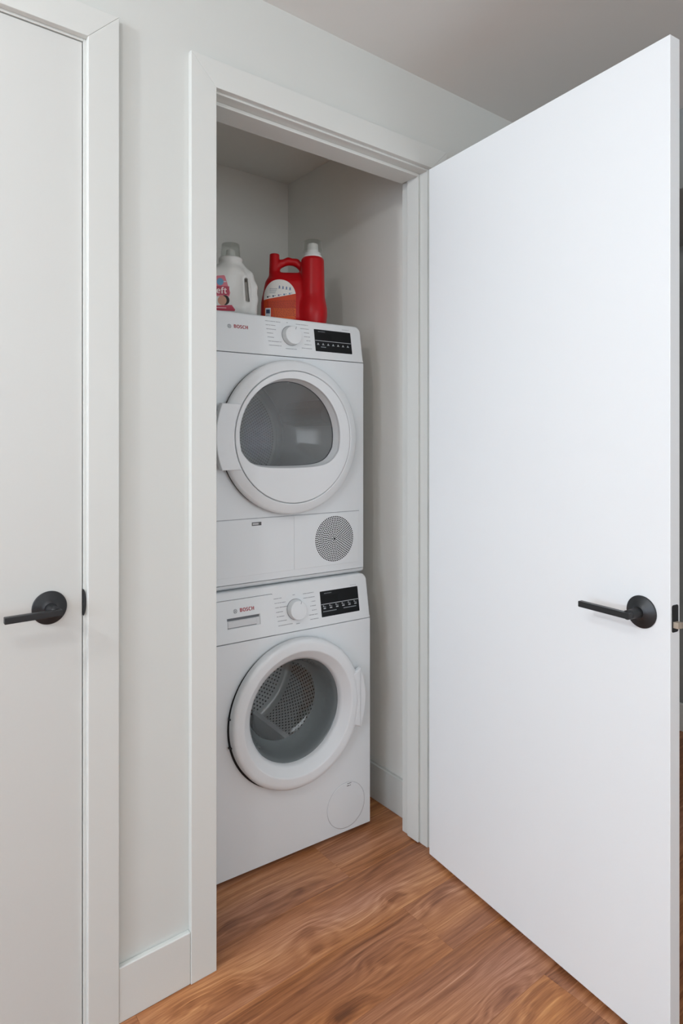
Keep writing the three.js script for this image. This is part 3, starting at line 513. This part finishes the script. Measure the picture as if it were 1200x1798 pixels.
{
  const b = group('detergent_jug', [-0.7285 + 0.558 * 2.2, DTOP, 1.4383 - 0.833 * 2.2], -0.591);
  tag(b, 'red plastic detergent jug with an orange label and clear cap', 'detergent jug');
  const hx = -0.017, hy = 0.202;
  const f = (x, y, z) => {
    const t = Math.min(1, Math.max(0, y / 0.175)), s = 1 - 0.2 * Math.max(0, (t - 0.45) / 0.55);
    let d = rbox(x + 0.03 - 0.004 * t, y - 0.088, z + 0.012, 0.081 * s, 0.088, 0.05 * (1 - 0.35 * t * t), 0.03);
    d = smin(d, cone(x - 0.066, y - 0.012, z - 0.008, 0, 0.21, 0.031, 0.0265) - 0.0125, 0.014);
    d = smin(d, Math.hypot((x - 0.067) / 0.0485, (y - 0.045) / 0.07, (z - 0.008) / 0.05) * 0.05 - 0.05, 0.012);
    d = smin(d, cone(x + 0.064, y, z + 0.012, 0.13, 0.247, 0.019, 0.0145) - 0.002, 0.012);
    const arch = [[-0.062, 0.2], [-0.042, 0.217], [-0.017, 0.2255], [0.01, 0.2215], [0.032, 0.203], [0.04, 0.165]];
    for (let i = 0; i < 5; i++) d = smin(d, seg(x, y, z, [...arch[i], -0.012], [...arch[i + 1], -0.01], 0.0125, 0.0128), 0.005);
    d = smin(d, rbox(x + 0.015, y - 0.155, z + 0.01, 0.06, 0.031, 0.022, 0.02), 0.01);
    return Math.max(d, -y);
  };
  mesh('jug_body', sdfMesh(f, [0, 0.125, 0], 0.15, 110), M.red, b);
  mesh('pour_lip', at(new THREE.TorusGeometry(0.0125, 0.0022, 10, 32).rotateX(Math.PI / 2), -0.064, 0.2475, -0.012), M.red, b);
  const sp = mesh('spout', at(latheY([[0.03, 0.228], [0.0315, 0.2365], [0.0305, 0.2385], [0.0275, 0.241], [0.0275, 0.2495], [0.0195, 0.2515], [0.0185, 0.279], [0.015, 0.2815], [0.012, 0.272], [0, 0.272]]), 0.066, 0, 0.008), std(lin(0.82, 0.82, 0.8), 0.4), b); sp.userData.label = 'white pouring spout';
  mesh('cap', at(latheY([[0.034, 0.2515], [0.0345, 0.254], [0.0325, 0.2875], [0.03, 0.2905], [0, 0.2915], [0, 0.29], [0.0285, 0.289], [0.031, 0.2865], [0.033, 0.254]]), 0.066, 0, 0.008), M.cap, b).userData.label = 'clear measuring cap';
  // label with a round top
  const ol = [], cx = -0.045, rw = 0.054; for (let i = 0; i <= 40; i++) { const a = Math.PI * i / 40; ol.push([cx + rw * Math.cos(a), 0.095 + 0.06 * Math.sin(a)]); } for (let i = 0; i <= 10; i++) ol.push([cx - rw, 0.09 - 0.07 * i / 10]); for (let i = 1; i <= 12; i++) ol.push([cx - rw + 2 * rw * i / 12, 0.02 - 0.004 * Math.sin(Math.PI * i / 12)]); for (let i = 1; i <= 8; i++) ol.push([cx + rw, 0.02 + 0.068 * i / 8]);
  const tex = canvasTex(512, 640, (c, w, h) => {
    c.fillStyle = '#c23c0a'; c.fillRect(0, 0, w, h);
    const gr = c; gr.fillStyle = '#d4560f'; gr.fillRect(w * 0.3, h * 0.72, w * 0.7, h * 0.28);
    c.fillStyle = '#e6e4df'; c.beginPath(); c.moveTo(0, 0); c.lineTo(w, 0); c.lineTo(w, h * 0.36); c.lineTo(0, h * 0.52); c.fill();
    c.fillStyle = '#46618f'; for (let i = 0; i < 4; i++) { const x = w * (0.46 + i * 0.11), y = h * (0.19 + 0.012 * i); c.fillRect(x, y, 28, 10); c.fillRect(x + 8, y - 18, 12, 40); c.fillRect(x - 4, y + 22, 34, 8); }
    c.fillStyle = '#7d8795'; for (let r = 0; r < 4; r++) c.fillRect(w * 0.18, h * (0.24 + r * 0.035), w * (0.24 - 0.02 * r), 7);
    for (let i = 0; i < 5; i++) { c.fillStyle = ['#2f3640', '#3d4a63', '#7d6b8f', '#5b7da0', '#7593b8'][i]; c.fillRect(w * (0.1 + i * 0.17), h * (0.43 - 0.022 * i), 26, 24); c.fillRect(w * (0.165 + i * 0.17), h * (0.43 - 0.022 * i), 20, 8); }
    c.fillStyle = '#7c1d05'; for (let r = 0; r < 13; r++) { let x = w * (r > 5 ? 0.3 : 0.1); const y = h * (0.56 + r * 0.031); while (x < w * 0.95) { const l = 12 + ((r * 37 + x * 7) % 34); c.fillRect(x, y - (x - w * 0.1) * 0.06, l, 7); x += l + 8; } }
    c.fillStyle = '#d9dadc'; c.fillRect(w * 0.05, h * 0.72, w * 0.17, h * 0.27); c.fillStyle = '#33415f'; c.fillRect(w * 0.075, h * 0.755, w * 0.12, h * 0.1); c.fillStyle = '#8f97a8'; for (let i = 0; i < 3; i++) c.fillRect(w * 0.075, h * (0.875 + 0.03 * i), w * 0.11, 6);
  });
  mesh('label', labelPatch(f, ol, 2 * rw, 0.14, cx - rw, 0.016), std(0xffffff, 0.5, { map: tex }), b).userData.label = 'white and orange back label';
}
{
  const b = group('detergent_bottle', [-0.7285 + 0.481 * 2.045, DTOP, 1.4383 - 0.893 * 2.045], -0.494);
  tag(b, 'white detergent bottle with a pink label and side handle', 'detergent bottle');
  const f = (x, y, z) => {
    const t = Math.min(1, Math.max(0, y / 0.17)), s = t < 0.5 ? 1 : 1 - 0.5 * ((t - 0.5) / 0.5) ** 2;
    let d = rbox(x + 0.012, y - 0.084, z, 0.077 * s, 0.084, 0.047 * (0.7 + 0.3 * s), 0.033);
    d = smin(d, cone(x, y, z, 0.15, 0.178, 0.035, 0.033) - 0.002, 0.014);
    // right side: slot between body and handle
    d = smin(d, seg(x, y, z, [0.03, 0.158, 0], [0.055, 0.135, 0], 0.017, 0.0155), 0.012);
    d = smin(d, seg(x, y, z, [0.055, 0.135, 0], [0.0695, 0.1, 0], 0.0155, 0.0145), 0.008);
    d = smin(d, seg(x, y, z, [0.0695, 0.1, 0], [0.0695, 0.06, 0], 0.0145, 0.0145), 0.008);
    d = smin(d, seg(x, y, z, [0.0695, 0.06, 0], [0.064, 0.02, 0], 0.0145, 0.02), 0.014);
    const hole = seg(x, y, z * 0.1, [0.0525, 0.052, 0], [0.0475, 0.118, 0], 0.0062, 0.0052);
    const dent = Math.hypot((x - 0.03) / 1.2, (y - 0.105) / 2.4, z - 0.062) - 0.028;
    d = -smin(-d, dent, 0.012);
    d = -smin(-d, hole, 0.008);
    return Math.max(d, -y);
  };
  mesh('bottle_body', sdfMesh(f, [0, 0.1, 0], 0.115, 96), M.jugWhite, b);
  mesh('neck_ring', at(latheY([[0.033, 0.174], [0.0365, 0.176], [0.037, 0.186], [0.035, 0.189], [0.026, 0.19], [0.016, 0.193], [0.0135, 0.214], [0.009, 0.216], [0.008, 0.2], [0, 0.2]]), 0, 0, 0), M.jugWhite, b).userData.label = 'white neck ring and spout';
  mesh('cap', latheY([[0.031, 0.189], [0.0315, 0.192], [0.0285, 0.2315], [0.027, 0.2335], [0, 0.2345], [0, 0.233], [0.026, 0.232], [0.027, 0.23], [0.03, 0.192]]), M.cap, b).userData.label = 'clear measuring cap';
  const tex = canvasTex(512, 512, (c, w, h) => {
    c.fillStyle = '#dfe0dc'; c.fillRect(0, 0, w, h);
    c.fillStyle = '#d9808c'; c.beginPath(); c.moveTo(w * 0.1, h * 0.45); c.quadraticCurveTo(w * 0.45, -h * 0.12, w * 0.66, h * 0.06); c.lineTo(w * 0.86, h * 0.62); c.lineTo(w * 0.1, h * 0.62); c.fill();
    c.fillStyle = '#6fa3c4'; c.beginPath(); c.arc(w * 0.52, h * 0.22, w * 0.1, 0, 7); c.fill(); c.fillStyle = '#d9dfe2'; c.fillRect(w * 0.62, h * 0.2, 40, 14);
    c.fillStyle = '#b5475b'; c.fillRect(w * 0.05, h * 0.34, w * 0.74, h * 0.24);
    c.fillStyle = '#f3e7e4'; c.font = 'bold 118px sans-serif'; c.fillText('Dreft', w * 0.14, h * 0.54);
    c.fillStyle = '#241a17'; c.beginPath(); c.arc(w * 0.66, h * 0.72, w * 0.135, 0, 7); c.fill(); c.fillStyle = '#c9967f'; c.beginPath(); c.arc(w * 0.58, h * 0.73, w * 0.13, 0, 7); c.fill();
    c.fillStyle = '#c2465a'; c.beginPath(); c.moveTo(0, h * 0.9); c.lineTo(w * 0.95, h * 0.84); c.quadraticCurveTo(w, h * 0.92, w * 0.95, h); c.lineTo(0, h); c.fill();
    c.fillStyle = '#e9b9bd'; c.fillRect(w * 0.3, h * 0.915, w * 0.4, 12);
  });
  const ol = [], x0 = -0.085, x1 = 0.018, y0 = 0.014, y1 = 0.128; for (let i = 0; i <= 30; i++) ol.push([x1 - (x1 - x0) * i / 30, y1 - 0.012 * (i / 30)]); for (let i = 1; i <= 20; i++) ol.push([x0, y1 - 0.012 - (y1 - 0.012 - y0) * i / 20]); for (let i = 1; i <= 30; i++) ol.push([x0 + (x1 - x0) * i / 30, y0]);
  for (let i = 1; i < 20; i++) { const t = i / 20; ol.push([x1 - 0.022 * Math.sin(Math.PI * Math.min(1, t * 1.4)) , y0 + (y1 - y0) * t]); }
  mesh('label', labelPatch(f, ol, x1 - x0, y1 - y0, x0, y0), std(0xffffff, 0.5, { map: tex }), b).userData.label = 'pink and white front label';
}

// ---------------------------------------------------------------- ceiling lamps (both outside the picture, the second added as fill)
function lamp(L, label) {
  const [x, y, z] = L.pos, g = group('ceiling_light', [x, ROOM.h, z]); tag(g, label, 'ceiling light', null, null);
  mesh('rim', latheY([[L.r - 0.02, -0.02], [L.r - 0.002, -0.022], [L.r, -0.0005], [0, -0.0005]], 64), M.trim, g);
  mesh('diffuser', latheY([[0, -0.1], [L.r * 0.45, -0.094], [L.r * 0.75, -0.075], [L.r * 0.92, -0.045], [L.r * 0.96, -0.02]], 64), M.glow, g);
  const a = new THREE.PointLight(L.color, L.power, 0, 2); a.position.set(x, ROOM.h - 0.155, z); a.castShadow = true; a.shadow.radius = 2.4; scene.add(a);
}
lamp(LIGHT.hall, 'round flush ceiling lamp left of the closed door');
lamp(LIGHT.addedRear, 'added round ceiling lamp beside the viewer for fill light');

renderer.render(scene, camera);
